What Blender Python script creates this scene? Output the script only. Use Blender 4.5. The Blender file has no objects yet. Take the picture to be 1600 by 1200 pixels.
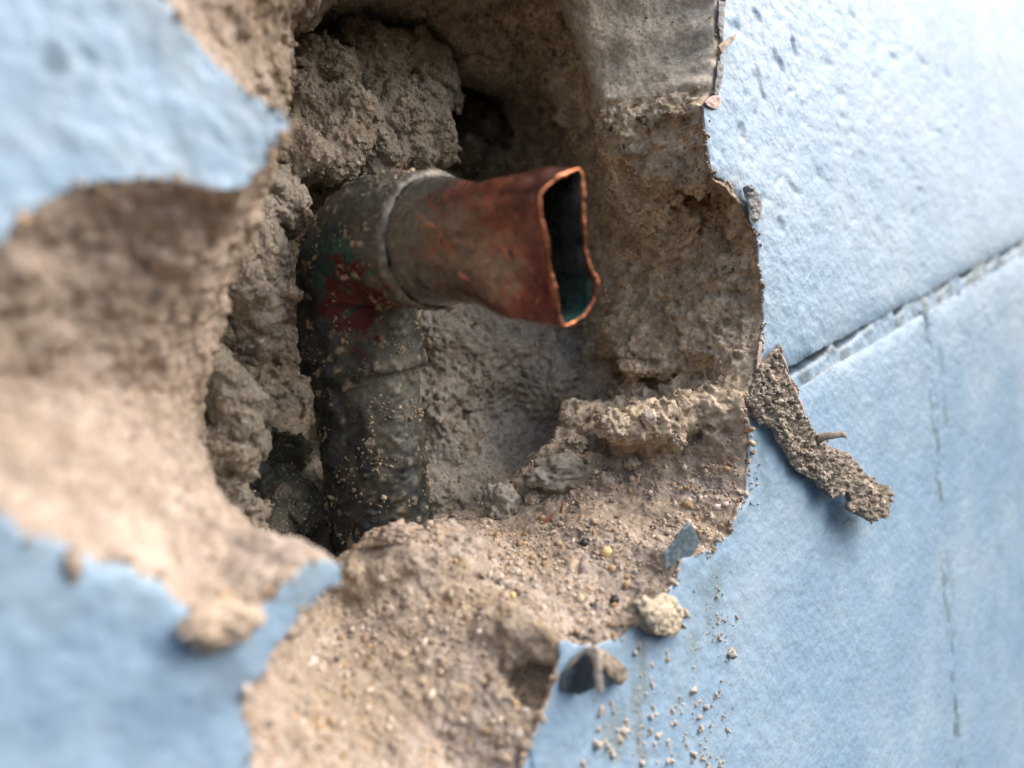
import bpy, math, random
import numpy as np
from mathutils import Vector, Matrix
R = math.radians
rng = np.random.default_rng(7)
random.seed(7)
MM = 0.001                      # everything below is worked out in millimetres
scene = bpy.context.scene
COL = scene.collection

# ------------------------------------------------------------------ camera
# wall face = plane y 0, outside = -y, into the wall = +y, up = +z
CAM = np.array([-94.0, -87.0, 0.0])
YAW, ROLL, FPX = R(45), R(6), 1250.0          # focal length in pixels of a 1600 px wide frame
fwd = np.array([math.sin(YAW), math.cos(YAW), 0.0])
rt0 = np.array([math.cos(YAW), -math.sin(YAW), 0.0])
up0 = np.array([0.0, 0.0, 1.0])
rt = rt0 * math.cos(ROLL) + up0 * -math.sin(ROLL)
up = up0 * math.cos(ROLL) + rt0 * math.sin(ROLL)
cd = bpy.data.cameras.new('camera'); cam = bpy.data.objects.new('camera', cd); COL.objects.link(cam)
M = Matrix(((rt[0], up[0], -fwd[0], CAM[0]*MM), (rt[1], up[1], -fwd[1], CAM[1]*MM), (rt[2], up[2], -fwd[2], CAM[2]*MM), (0, 0, 0, 1)))
cam.matrix_world = M
cd.sensor_width = 36; cd.lens = 36*FPX/1600; cd.clip_start = 0.002; cd.clip_end = 50
cd.dof.use_dof = True; cd.dof.focus_distance = 0.176; cd.dof.aperture_fstop = 28.1/2.9; cd.dof.aperture_blades = 0
scene.camera = cam

# ------------------------------------------------------------------ light
SUN_EL, SUN_AZ = 44, 135        # azimuth: degrees from +y (into the wall) towards +x
w = bpy.data.worlds.new('World'); scene.world = w; w.use_nodes = True
nt = w.node_tree; nt.nodes.clear()
sky = nt.nodes.new('ShaderNodeTexSky'); sky.sky_type = 'NISHITA'; sky.sun_disc = False
sky.sun_elevation = R(SUN_EL); sky.sun_rotation = R(SUN_AZ)
sky.air_density = 1.0; sky.dust_density = 5.0; sky.ozone_density = 1.0
bg = nt.nodes.new('ShaderNodeBackground'); bg.inputs[1].default_value = 0.15
wo = nt.nodes.new('ShaderNodeOutputWorld')
nt.links.new(sky.outputs[0], bg.inputs[0]); nt.links.new(bg.outputs[0], wo.inputs[0])
sd = bpy.data.lights.new('sun', 'SUN'); sun = bpy.data.objects.new('sun', sd); COL.objects.link(sun)
sd.energy = 1.4; sd.angle = R(70); sd.color = (1.0, 0.95, 0.89)
sdir = Vector((math.sin(R(SUN_AZ))*math.cos(R(SUN_EL)), math.cos(R(SUN_AZ))*math.cos(R(SUN_EL)), math.sin(R(SUN_EL))))
sun.rotation_euler = sdir.to_track_quat('Z', 'Y').to_euler(); sun.location = sdir*2
vs = scene.view_settings
vs.view_transform = 'Standard'; vs.look = 'None'; vs.gamma = 1; vs.exposure = 0.80; vs.use_curve_mapping = False

# ------------------------------------------------------------------ tools
def at(px, py, d):
    """the point d mm behind the wall face (negative: in front) that is seen at pixel px, py"""
    px = np.asarray(px, float); py = np.asarray(py, float); d = np.asarray(d, float)
    v = fwd + ((px-800)/FPX)[..., None]*rt - ((py-600)/FPX)[..., None]*up
    t = (d - CAM[1]) / v[..., 1]
    return CAM + v*t[..., None]
def ats(pts, d):
    a = np.array(pts, float); return at(a[:, 0], a[:, 1], np.full(len(a), float(d)))

_perm = np.random.default_rng(3).permutation(256).astype(np.int32); _perm = np.concatenate([_perm, _perm])
_grad = np.array([[1,1,0],[-1,1,0],[1,-1,0],[-1,-1,0],[1,0,1],[-1,0,1],[1,0,-1],[-1,0,-1],[0,1,1],[0,-1,1],[0,1,-1],[0,-1,-1]], np.float32)
def noise(p, s=1.0, seed=0):
    """gradient noise, feature size s mm, about -1..1"""
    p = (np.asarray(p, np.float32)/np.float32(s)) + np.float32(seed*17.31)
    i = np.floor(p).astype(np.int32); f = p - i
    u = f*f*f*(f*(f*6-15)+10); i &= 255
    out = 0
    for a in (0, 1):
        pa = _perm[i[:, 0]+a & 255]
        wa = u[:, 0] if a else 1-u[:, 0]
        for b in (0, 1):
            pb = _perm[(pa + i[:, 1]+b) & 255]
            wb = wa*(u[:, 1] if b else 1-u[:, 1])
            for c in (0, 1):
                h = _perm[(pb + i[:, 2]+c) & 255] % 12
                g = _grad[h]
                dt = g[:, 0]*(f[:, 0]-a) + g[:, 1]*(f[:, 1]-b) + g[:, 2]*(f[:, 2]-c)
                out = out + wb*(u[:, 2] if c else 1-u[:, 2])*dt
    return out
def fbm(p, s, n=3, seed=0, gain=.5):
    o = 0; a = 1
    for k in range(n):
        o = o + a*noise(p, s/2**k, seed+k); a *= gain
    return o
def billow(p, s, seed=0): return np.abs(noise(p, s, seed))*2-.5
def sstep(a, b, x):
    t = np.clip((x-a)/(b-a), 0, 1); return t*t*(3-2*t)

def poly_sdf(P, poly):
    """signed distance of 2D points to a closed polygon, negative inside"""
    P = np.asarray(P, float); poly = np.asarray(poly, float)
    d2 = np.full(len(P), 1e18); ins = np.zeros(len(P), bool)
    for a, b in zip(poly, np.roll(poly, -1, 0)):
        e = b-a; q = P-a
        t = np.clip((q@e)/max(e@e, 1e-12), 0, 1)
        r = q - t[:, None]*e
        d2 = np.minimum(d2, (r*r).sum(1))
        c = (a[1] > P[:, 1]) != (b[1] > P[:, 1])
        with np.errstate(divide='ignore', invalid='ignore'):
            xi = (b[0]-a[0])*(P[:, 1]-a[1])/(b[1]-a[1]) + a[0]
        ins ^= c & (P[:, 0] < xi)
    d = np.sqrt(d2); return np.where(ins, -d, d)
def ragged(poly, step, amp, seed, s=4.0):
    """resample a polygon and roughen its outline"""
    poly = np.asarray(poly, float); out = []
    for a, b in zip(poly, np.roll(poly, -1, 0)):
        n = max(1, int(np.linalg.norm(b-a)/step))
        for k in range(n): out.append(a + (b-a)*k/n)
    out = np.array(out)
    q = np.c_[out, np.zeros(len(out))]
    out[:, 0] += amp*fbm(q, s, 3, seed, .6); out[:, 1] += amp*fbm(q, s, 3, seed+31, .6)
    return out

def surface_nets(g, org, h):
    s = g < 0
    c = np.zeros(tuple(np.array(g.shape)-1), np.int8)
    cor = [(a, b, d) for a in (0, 1) for b in (0, 1) for d in (0, 1)]
    sl = lambda a, n: slice(a, n-1+a)
    for a, b, d in cor: c += s[sl(a, g.shape[0]), sl(b, g.shape[1]), sl(d, g.shape[2])]
    act = (c > 0) & (c < 8)
    I = np.argwhere(act); n = len(I)
    idx = np.full(c.shape, -1, np.int32); idx[act] = np.arange(n)
    vals = {k: g[I[:, 0]+k[0], I[:, 1]+k[1], I[:, 2]+k[2]] for k in cor}
    acc = np.zeros((n, 3)); cnt = np.zeros(n)
    for k in cor:
        for ax in range(3):
            if k[ax]: continue
            k2 = list(k); k2[ax] = 1; k2 = tuple(k2)
            v0, v1 = vals[k], vals[k2]; m = (v0 < 0) != (v1 < 0)
            t = np.where(m, v0/np.where(m, v0-v1, 1), 0)
            p = np.tile(np.array(k, float), (n, 1)); p[:, ax] = t
            acc[m] += p[m]; cnt[m] += 1
    V = (I + acc/cnt[:, None])*h + org
    F = []
    for ax in range(3):
        o1, o2 = [x for x in range(3) if x != ax]
        a = [slice(None)]*3; b = [slice(None)]*3
        a[ax] = slice(0, -1); b[ax] = slice(1, None)
        for o in (o1, o2): a[o] = b[o] = slice(1, -1)
        s0, s1 = s[tuple(a)], s[tuple(b)]
        J = np.argwhere(s0 != s1); fl = s0[s0 != s1]
        J[:, o1] += 1; J[:, o2] += 1
        q = []
        for da, db in ((-1, -1), (0, -1), (0, 0), (-1, 0)):
            K = J.copy(); K[:, o1] += da; K[:, o2] += db
            q.append(idx[K[:, 0], K[:, 1], K[:, 2]])
        q = np.stack(q, 1)
        if ax == 1: fl = ~fl
        q[~fl] = q[~fl][:, ::-1]
        F.append(q)
    return V, np.concatenate(F)
def subdivide(V, F):
    n = len(V)
    E = np.stack([F, np.roll(F, -1, 1)], 2).reshape(-1, 2); E.sort(1)
    key = E[:, 0].astype(np.int64)*n + E[:, 1]
    u, inv = np.unique(key, return_inverse=True)
    em = (V[u//n] + V[u % n])/2; fm = V[F].mean(1)
    ei = (inv.reshape(-1, 4) + n); fi = np.arange(len(F)) + n + len(u)
    Q = np.stack([np.stack([F[:, k], ei[:, k], fi, ei[:, k-1]], 1) for k in range(4)], 1).reshape(-1, 4)
    return np.concatenate([V, em, fm]), Q
def normals(V, F):
    fn = np.cross(V[F[:, 2]]-V[F[:, 0]], V[F[:, 3 if F.shape[1] == 4 else 1]]-V[F[:, 1 if F.shape[1] == 4 else 0]])
    if F.shape[1] == 3: fn = np.cross(V[F[:, 1]]-V[F[:, 0]], V[F[:, 2]]-V[F[:, 0]])
    N = np.zeros_like(V)
    for k in range(F.shape[1]):
        for a in range(3): N[:, a] += np.bincount(F[:, k], fn[:, a], len(V))
    return N/np.maximum(np.linalg.norm(N, axis=1, keepdims=True), 1e-9)

def make(name, V, F, mat, parent=None, origin=None, color=None, smooth=True, solid=None, label=None, cat=None, group=None, kind=None):
    """one mesh object from world points in mm; F may be an array or a list of polygons"""
    V = np.asarray(V, float)
    wo_ = np.array(parent.location)/MM if parent is not None else None
    gp = parent
    while gp is not None and gp.parent is not None:
        gp = gp.parent; wo_ = wo_ + np.array(gp.location)/MM
    if origin is None: origin = V.mean(0) if parent is None else wo_
    origin = np.asarray(origin, float)
    me = bpy.data.meshes.new(name)
    L = (V-origin)*MM
    if isinstance(F, np.ndarray):
        k = F.shape[1]
        me.vertices.add(len(L)); me.vertices.foreach_set('co', L.astype(np.float32).ravel())
        me.loops.add(F.size); me.loops.foreach_set('vertex_index', F.astype(np.int32).ravel())
        me.polygons.add(len(F)); me.polygons.foreach_set('loop_start', np.arange(0, F.size, k, dtype=np.int32))
        me.update(calc_edges=True); me.validate()
    else:
        me.from_pydata(L.tolist(), [], F); me.update()
    if color is not None:
        ca = me.color_attributes.new('tone', 'FLOAT_COLOR', 'POINT')
        c4 = np.ones((len(me.vertices), 4), np.float32); c4[:, :3] = color[:len(me.vertices)]
        ca.data.foreach_set('color', c4.ravel())
    if smooth: me.polygons.foreach_set('use_smooth', np.ones(len(me.polygons), bool))
    for m in (mat if isinstance(mat, (list, tuple)) else [mat]): me.materials.append(m)
    o = bpy.data.objects.new(name, me); COL.objects.link(o)
    if parent is not None:
        o.parent = parent; o.location = Vector((origin-wo_)*MM)
    else: o.location = Vector(origin*MM)
    if solid:
        md = o.modifiers.new('thickness', 'SOLIDIFY'); md.thickness = solid*MM; md.offset = -1
        if isinstance(mat, (list, tuple)) and len(mat) > 1: md.material_offset_rim = 1; md.material_offset = 1
    tag(o, label, cat, group, kind)
    return o
def tag(o, label=None, cat=None, group=None, kind=None):
    for k, v in (('label', label), ('category', cat), ('group', group), ('kind', kind)):
        if v: o[k] = v
def thing(name, loc, label, cat, group=None):
    o = bpy.data.objects.new(name, None); COL.objects.link(o); o.empty_display_size = .01
    o.location = Vector(np.asarray(loc, float)*MM); tag(o, label, cat, group); return o

def ico(n=2):
    import bmesh
    bm = bmesh.new(); bmesh.ops.create_icosphere(bm, subdivisions=n, radius=1)
    V = np.array([v.co[:] for v in bm.verts]); F = np.array([[v.index for v in f.verts] for f in bm.faces]); bm.free()
    return V, F
def rock(c, r, seed, n=4, rough=.25, sq=(1, 1, 1), knob=.12):
    V, F = ico(n)
    q = V*10 + seed*7.7
    k = 1 + rough*fbm(q, 11, 3, seed) + knob*billow(q, 4.5, seed+5) + knob*.6*billow(q, 2.0, seed+9)
    return np.asarray(c) + V*k[:, None]*r*np.array(sq), F

# ------------------------------------------------------------------ materials
def mat_new(name):
    m = bpy.data.materials.new(name); m.use_nodes = True
    t = m.node_tree; b = t.nodes['Principled BSDF']
    def nd(kind, **k):
        x = t.nodes.new(kind)
        for a, v in k.items():
            if a.startswith('i_'): x.inputs[a[2:].replace('_', ' ')].default_value = v
            else: setattr(x, a, v)
        return x
    tc = nd('ShaderNodeTexCoord')
    def tex(scale, detail=4, rough=.6, out='Fac', dist=0):
        n = nd('ShaderNodeTexNoise'); n.inputs['Scale'].default_value = scale; n.inputs['Detail'].default_value = detail
        n.inputs['Roughness'].default_value = rough; n.inputs['Distortion'].default_value = dist
        t.links.new(tc.outputs['Object'], n.inputs['Vector']); return n.outputs[out]
    def ramp(src, stops):
        r = nd('ShaderNodeValToRGB'); e = r.color_ramp.elements
        while len(e) < len(stops): e.new(.5)
        for el, (p, c) in zip(e, stops):
            el.position = p; el.color = (*c, 1) if isinstance(c, tuple) else (c, c, c, 1)
        t.links.new(src, r.inputs[0]); return r.outputs[0]
    def mix(f, a, b_, mode='MIX'):
        x = nd('ShaderNodeMix', data_type='RGBA', blend_type=mode)
        for i, v in ((0, f), (6, a), (7, b_)):
            if hasattr(v, 'links'): t.links.new(v, x.inputs[i])
            elif i == 0: x.inputs[0].default_value = v
            else: x.inputs[i].default_value = (*v, 1)
        return x.outputs[2]
    def bump(src, strength, dist, prev=None):
        x = nd('ShaderNodeBump'); x.inputs['Strength'].default_value = strength; x.inputs['Distance'].default_value = dist*MM
        t.links.new(src, x.inputs['Height'])
        if prev is not None: t.links.new(prev, x.inputs['Normal'])
        return x.outputs[0]
    def attr():
        x = nd('ShaderNodeAttribute'); x.attribute_name = 'tone'; return x.outputs['Color']
    def put(k, v):
        if hasattr(v, 'links'): t.links.new(v, b.inputs[k])
        elif isinstance(v, tuple): b.inputs[k].default_value = (*v, 1)
        else: b.inputs[k].default_value = v
    return m, dict(tex=tex, ramp=ramp, mix=mix, bump=bump, attr=attr, put=put, nd=nd, t=t, tc=tc)

def m_grainy(name, base=None, grain=1.0, rough=.95, spec=.15):
    m, k = mat_new(name)
    c = k['attr']() if base is None else base
    g = k['ramp'](k['tex'](1100, 5, .75), [(.3, .62), (.5, 1.0), (.72, 1.4)])
    c = k['mix'](1.0, c, g, 'MULTIPLY')
    g2 = k['ramp'](k['tex'](260, 4, .65), [(.3, (.78, .74, .70)), (.55, (1., 1., 1.)), (.75, (1.18, 1.13, 1.05))])
    c = k['mix'](1.0, c, g2, 'MULTIPLY')
    k['put']('Base Color', c); k['put']('Roughness', rough); k['put']('Specular IOR Level', spec)
    n = k['bump'](k['tex'](2200, 5, .8), .55*grain, .22)
    n = k['bump'](k['tex'](800, 4, .7), .6*grain, .4, n)
    k['put']('Normal', n); return m
M_PLASTER = m_grainy('sandy_plaster')
M_MORTAR = m_grainy('grey_mortar', None, 1.5)
M_CRUST = m_grainy('crust', None, 1.2)
def m_grain():
    m, k = mat_new('sand_grain')
    c = k['mix'](1.0, k['attr'](), k['ramp'](k['tex'](900, 3), [(.3, .7), (.7, 1.25)]), 'MULTIPLY')
    k['put']('Base Color', c); k['put']('Roughness', .75); k['put']('Specular IOR Level', .3); return m
M_GRAIN = m_grain()
def m_plain(name, col, rough=.8, metal=0.0, scale=900, amp=.4, bmp=.3):
    m, k = mat_new(name)
    c = k['mix'](1.0, col, k['ramp'](k['tex'](scale, 4, .7), [(.3, 1-amp), (.7, 1+amp)]), 'MULTIPLY')
    k['put']('Base Color', c); k['put']('Roughness', rough); k['put']('Metallic', metal)
    k['put']('Normal', k['bump'](k['tex'](scale*1.5, 3, .6), bmp, .2)); return m
def m_paint(name, dirt=True):
    m, k = mat_new(name)
    c = k['ramp'](k['tex'](28, 5, .6), [(.32, (.25, .385, .54)), (.5, (.295, .43, .575)), (.68, (.36, .485, .61))])
    if dirt:
        c = k['mix'](k['ramp'](k['tex'](60, 6, .7, dist=.6), [(.60, 0.0), (.78, .35)]), c, (.27, .27, .25))
        c = k['mix'](k['ramp'](k['tex'](420, 3, .5), [(.70, 0.0), (.76, .5)]), c, (.25, .27, .28))
        c = k['mix'](1.0, c, k['attr'](), 'MULTIPLY')
    k['put']('Base Color', c)
    k['put']('Roughness', k['ramp'](k['tex'](90, 4), [(.3, .22), (.7, .38)])); k['put']('Specular IOR Level', .24)
    n = k['bump'](k['tex'](300, 2, .5), .6, .6)
    n = k['bump'](k['tex'](1400, 2, .5), .45, .14, n)
    n = k['bump'](k['tex'](520, 2, .45), .65, .42, n)
    k['put']('Normal', n); return m
M_PAINT = m_paint('blue_wall_paint'); M_PAINT2 = m_plain('blue_paint_flake', (.20, .27, .32), .55, 0, 300, .25)
M_EDGE = m_plain('paint_edge', (.46, .37, .29), .85, 0, 700, .5, .5)
M_BRIGHT = m_plain('bare_copper_edge', (.46, .17, .085), .34, .7, 1100, .7, .6)
M_BLACK = m_plain('black_grit', (.02, .02, .025), .5)
M_YEL = m_plain('yellow_pebble', (.66, .50, .25), .6, 0, 900, .2)
M_CREAM = m_plain('cream_chip', (.50, .43, .30), .85, 0, 500, .22, .5)
M_CRUMB = m_plain('pale_crumb', (.50, .44, .37), .95, 0, 900, .25, .5)
M_UNDER = m_plain('flake_hollow_shade', (.075, .095, .11), .7, 0, 500, .5)  # shadow of the flake's hollow, put into a dark base colour
M_PINK = m_plain('pink_skin', (.58, .42, .38), .7)
M_BROWN = m_plain('rust_splinter', (.20, .06, .025), .6)
def m_pipe(name, rough, metal):
    m, k = mat_new(name)
    g = k['ramp'](k['tex'](1500, 5, .7), [(.3, .55), (.5, 1.0), (.75, 1.45)])
    c = k['mix'](1.0, k['attr'](), g, 'MULTIPLY')
    k['put']('Base Color', c); k['put']('Metallic', metal)
    k['put']('Roughness', k['ramp'](k['tex'](500, 4), [(.3, rough-.12), (.7, rough+.15)]))
    n = k['bump'](k['tex'](1700, 5, .75), .35, .2); k['put']('Normal', k['bump'](k['tex'](350, 3, .6), .3, .5, n)); return m
M_PIPE = m_pipe('dirty_pipe', .55, .15); M_COPPER = m_pipe('tarnished_copper', .25, .6)
for k_, v_ in (('Coat Weight', .55), ('Coat Roughness', .16)): M_COPPER.node_tree.nodes['Principled BSDF'].inputs[k_].default_value = v_

# ------------------------------------------------------------------ outlines
P0_px = [(1130,0),(1124,40),(1128,70),(1124,105),(1116,150),(1100,165),(1104,220),(1110,272),(1135,285),(1152,305),(1166,340),(1182,362),(1187,400),(1193,450),(1193,520),(1188,560),
 (1178,600),(1165,625),(1166,655),(1173,690),(1171,725),(1166,765),(1146,812),(1143,838),(1120,842),(1112,862),(1085,866),(1062,880),(1058,905),(1035,930),(1020,955),(990,985),(960,1000),
 (930,1010),(905,1005),(878,1000),(874,1030),(866,1070),(850,1110),(832,1155),(815,1200),(790,1270),(650,1320),(480,1300),(400,1215),(392,1130),(376,1098),(410,1060),(432,1010),(470,960),(512,930),(533,907),(530,885),(508,868),
 (480,880),(432,922),(395,955),(375,970),(340,965),(300,960),(250,920),(210,890),(160,880),(120,868),(80,845),(40,830),(0,790),(-120,725),(-170,560),(-100,430),
 (0,375),(40,345),(100,308),(150,285),(200,278),(260,276),(310,290),(352,305),(388,292),(402,260),(432,230),(457,182),(430,167),(390,140),(350,115),(312,70),(282,30),(255,0),(215,-110),(330,-260),(650,-330),(920,-330),(1080,-200),(1120,-80)]
P40_px = [(898,50),(918,130),(930,200),(938,260),(950,330),(960,400),(964,480),(950,560),(900,605),(885,640),(875,690),(815,750),(760,805),(690,818),(620,846),(560,880),(500,905),(430,890),(345,852),(328,800),(312,740),
 (310,640),(328,560),(345,470),(358,420),(372,340),(400,290),(425,230),(447,172),(450,100),(455,40),(510,16),(525,-12),(600,-60),(750,-90),(850,-20)]
P60_px = [(902,380),(903,300),(899,240),(893,195),(868,158),(840,150),(780,132),(718,98),(692,45),(650,28),(600,18),(520,22),(440,60),(425,160),(400,300),(345,400),(325,500),(295,600),(285,700),(295,800),(330,866),(450,910),(560,880),(640,832),(720,800),(800,760),(860,700),(890,640),(900,560),(906,470)]
P85_px = [(900,380),(915,300),(915,230),(905,180),(868,140),(820,120),(760,90),(700,40),(640,15),(560,0),(460,30),(420,160),(380,300),(335,400),(320,500),(290,600),(280,700),(290,800),(330,880),(450,930),(560,890),(640,832),(720,800),(790,750),(830,690),(860,600),(875,520),(890,440)]
XZ = lambda pts, d: ats(pts, d)[:, [0, 2]]
P0 = ragged(XZ(P0_px, 0), .5, .75, 2, 3.2)
inside = lambda P: np.c_[np.clip(P[:, 0], -80, 84), np.clip(P[:, 1], -80, 92)]
LEV = [(0., P0), (40., XZ(P40_px, 40)), (60., inside(XZ(P60_px, 60))), (88., inside(XZ(P85_px, 80)))]
BACK = [(760,560,63),(700,520,64),(850,560,60),(700,640,64),(790,640,68),(830,680,66),(740,720,60),(700,770,58),(780,760,54),(640,600,68),(620,780,64),(900,600,52),(880,480,60),
        (560,840,75),(440,820,84),(420,700,86),(440,560,106),(420,600,106),(485,600,104),(495,700,100),(380,500,88),(400,350,86),(500,150,84),(600,120,86),(720,200,90),(790,210,84),(850,235,100),(880,170,106),(893,225,106),(830,165,100),(760,250,84),(640,40,92),(520,40,92),(780,140,90)]
bk = np.array(BACK, float); bkp = at(bk[:, 0], bk[:, 1], bk[:, 2])

# ------------------------------------------------------------------ the wall
wall = thing('painted_wall', (0, 0, -60), 'pale blue painted block wall with a ragged hole broken through it', 'wall')

# broken plaster body round the hole
h = .78
X = np.arange(-88, 91, h); Y = np.arange(-1.2, 112, h); Z = np.arange(-70, 99, h)
gx, gz = np.meshgrid(X, Z, indexing='ij'); xz = np.c_[gx.ravel(), gz.ravel()]
S2 = [poly_sdf(xz, p).reshape(gx.shape).astype(np.float32) for _, p in LEV]
bw = 0; bs = 0
for p, d in zip(bkp, bk[:, 2]):
    q = 1/((xz[:, 0]-p[0])**2 + (xz[:, 1]-p[2])**2 + 6)**1.7
    bw = bw + q; bs = bs + q*d
back = np.minimum(bs/bw, 101).reshape(gx.shape).astype(np.float32)
G = np.empty((len(X), len(Y), len(Z)), np.float32)
ld = [l for l, _ in LEV]
for j, y in enumerate(Y):
    yy = min(max(y, 0), ld[-1])
    k = min(int(np.searchsorted(ld, yy, side='right')-1), len(ld)-2); t = (yy-ld[k])/(ld[k+1]-ld[k])
    s = S2[k]*(1-t) + S2[k+1]*t
    G[:, j, :] = -np.maximum(s, y-back)              # negative = solid
def pts_of(m):
    I = np.argwhere(m); return np.c_[X[I[:, 0]], Y[I[:, 1]], Z[I[:, 2]]]
# bulges of plaster (add) and hollows (carve): pixel, depth, radii in mm
def ball(px, py, d): return at(px, py, d)
ADD = [(1015,725,27,15,12,8),(940,720,36,11,10,6),(880,775,38,10,9,5),(905,110,44,8,9,12),(1010,660,18,9,9,6),(620,880,34,12,9,5)]
CARVE = [(1000,600,26,12,15,4.5),(925,590,45,9,9,6),(1095,300,10,9,8,12),(862,1062,6,9,7,5),(1060,380,14,6,14,12)]
def ell(p, c, r):
    q = (p-c)/r; l = np.linalg.norm(q, axis=1); return (l-1)*min(r)
near = np.abs(G) < 16
P = pts_of(near); g = G[near].astype(np.float64)
for a in ADD:
    e = ell(P, ball(*a[:3]), np.array(a[3:])); kk = 6.
    hh = np.clip(.5+.5*(e-g)/kk, 0, 1); g = e*(1-hh)+g*hh - kk*hh*(1-hh)
for a in CARVE:
    e = -ell(P, ball(*a[:3]), np.array(a[3:])); kk = 4.
    hh = np.clip(.5-.5*(e-g)/kk, 0, 1); g = e*(1-hh)+g*hh + kk*hh*(1-hh)
def trowelled(p):      # the smoother upper right cheek above the fracture line
    ln = 58 + .12*p[:, 1] + 1.6*noise(p, 9, 50) + .5*noise(p, 2.5, 51)
    return sstep(0, 2.2, p[:, 2]-ln)*sstep(15, 30, p[:, 0]+p[:, 1]*.25)*(1-sstep(27, 38, p[:, 1]+4*noise(p, 10, 53)))
tr = trowelled(P)
g -= tr*1.1 + .52*sstep(18, 60, P[:, 2])*sstep(15, 30, P[:, 0]+P[:, 1]*.25)*np.clip(P[:, 1], 0, 24)*(1-sstep(26, 42, P[:, 1]))
fr = sstep(0, 5, P[:, 1])                            # quiet at the wall face
def calm(p):           # the ledge and the left bevel broke off flatter than the rest
    a = (1-sstep(-32, -18, p[:, 2]))*sstep(-52, -40, p[:, 0])*(1-sstep(38, 50, p[:, 1]))
    b = (1-sstep(-46, -34, p[:, 0]))*(1-sstep(30, 44, p[:, 1]))
    return np.maximum(a, b)
cm_ = calm(P)
amp = (1-.75*tr)*(.25+.75*fr)*(1-.45*cm_)
big = 2.8*fbm(P, 20, 2, 1)
g += (big*fr*(1-.6*cm_) + amp*(1.5*fbm(P, 8, 2, 11) - 1.0*billow(P, 5.5, 21) - .75*billow(P, 2.6, 24)))
# cracks and pock holes
cr = np.abs(noise(P, 14, 61))
g += amp*1.6*(1-sstep(0, .06, cr))*sstep(-.1, .3, noise(P, 25, 62))
G[near] = g
G[:] = np.maximum(G, (.75 - Y)[None, :, None])
V, F = surface_nets(G, np.array([X[0], Y[0], Z[0]]), h)
del G, near, P
fcx = V[F].mean(1); away = poly_sdf(fcx[:, [0, 2]], LEV[0][1][::3])
F = F[~((fcx[:, 1] < 1.4) & (away > 5))]                # nothing shows under the painted faces
us = np.unique(F); mp_ = np.full(len(V), -1); mp_[us] = np.arange(len(us)); V = V[us]; F = mp_[F]
V, F = subdivide(V, F); N = normals(V, F)
fr = sstep(.9, 4, V[:, 1]); tr = trowelled(V)
am = fr*(1-.6*tr)
chk = sstep(20, 40, V[:, 0]+.35*V[:, 1])*sstep(-24, -6, V[:, 2])*(1-tr)                # coarser on the right cheek
disp = am*((.42+.35*chk)*noise(V, 1.7, 31) - .32*billow(V, 1.1, 33) + .26*noise(V, .75, 35) - chk*.9*sstep(.12, .5, noise(V, 2.0, 37)) + chk*.35*noise(V, .9, 38))
V += N*disp[:, None]
def tone(p):
    n1 = fbm(p, 18, 3, 71)[:, None]; n2 = fbm(p, 4, 3, 75)[:, None]
    sandy = np.array([.36, .297, .232]); pink = np.array([.43, .365, .312]); brown = np.array([.66, .55, .40]); grey = np.array([.43, .39, .33]); pale = np.array([.76, .675, .54])  # brown and pale raised so the dim right cheek reads as lit
    c = sandy + (pink-sandy)*sstep(-.3, .4, n1)
    rgh = (sstep(20, 40, p[:, 0]+.35*p[:, 1])*sstep(-20, -2, p[:, 2]))[:, None]      # coarse brown mortar of the right cheek, brightened in place of light
    c = c + (brown*(1+.3*n2)-c)*rgh*.85
    c = c + (pale-c)*trowelled(p)[:, None]*.9
    dp = sstep(38, 60, p[:, 1]+3*n1[:, 0])[:, None]
    c = c + (grey-c)*dp*.85
    lf = (1-sstep(-42, -28, p[:, 0]+.12*p[:, 1]))[:, None]*(1-dp)
    c = c + (np.array([.46, .385, .335])*(1+.2*n1)-c)*lf*.7
    c = c*(1+.26*n2)
    fresh = sstep(.25, .55, fbm(p, 7, 3, 90))[:, None]
    c = c + (np.array([.42, .29, .16])-c)*fresh*(.30-.22*lf)
    return np.clip(c, .02, .9)
core = make('plaster_core', V, F, M_PLASTER, wall, color=tone(V))
core['label'] = 'crumbling sandy plaster broken away round the pipe'
Vc, Fc, Nc = V, F, N

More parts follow.
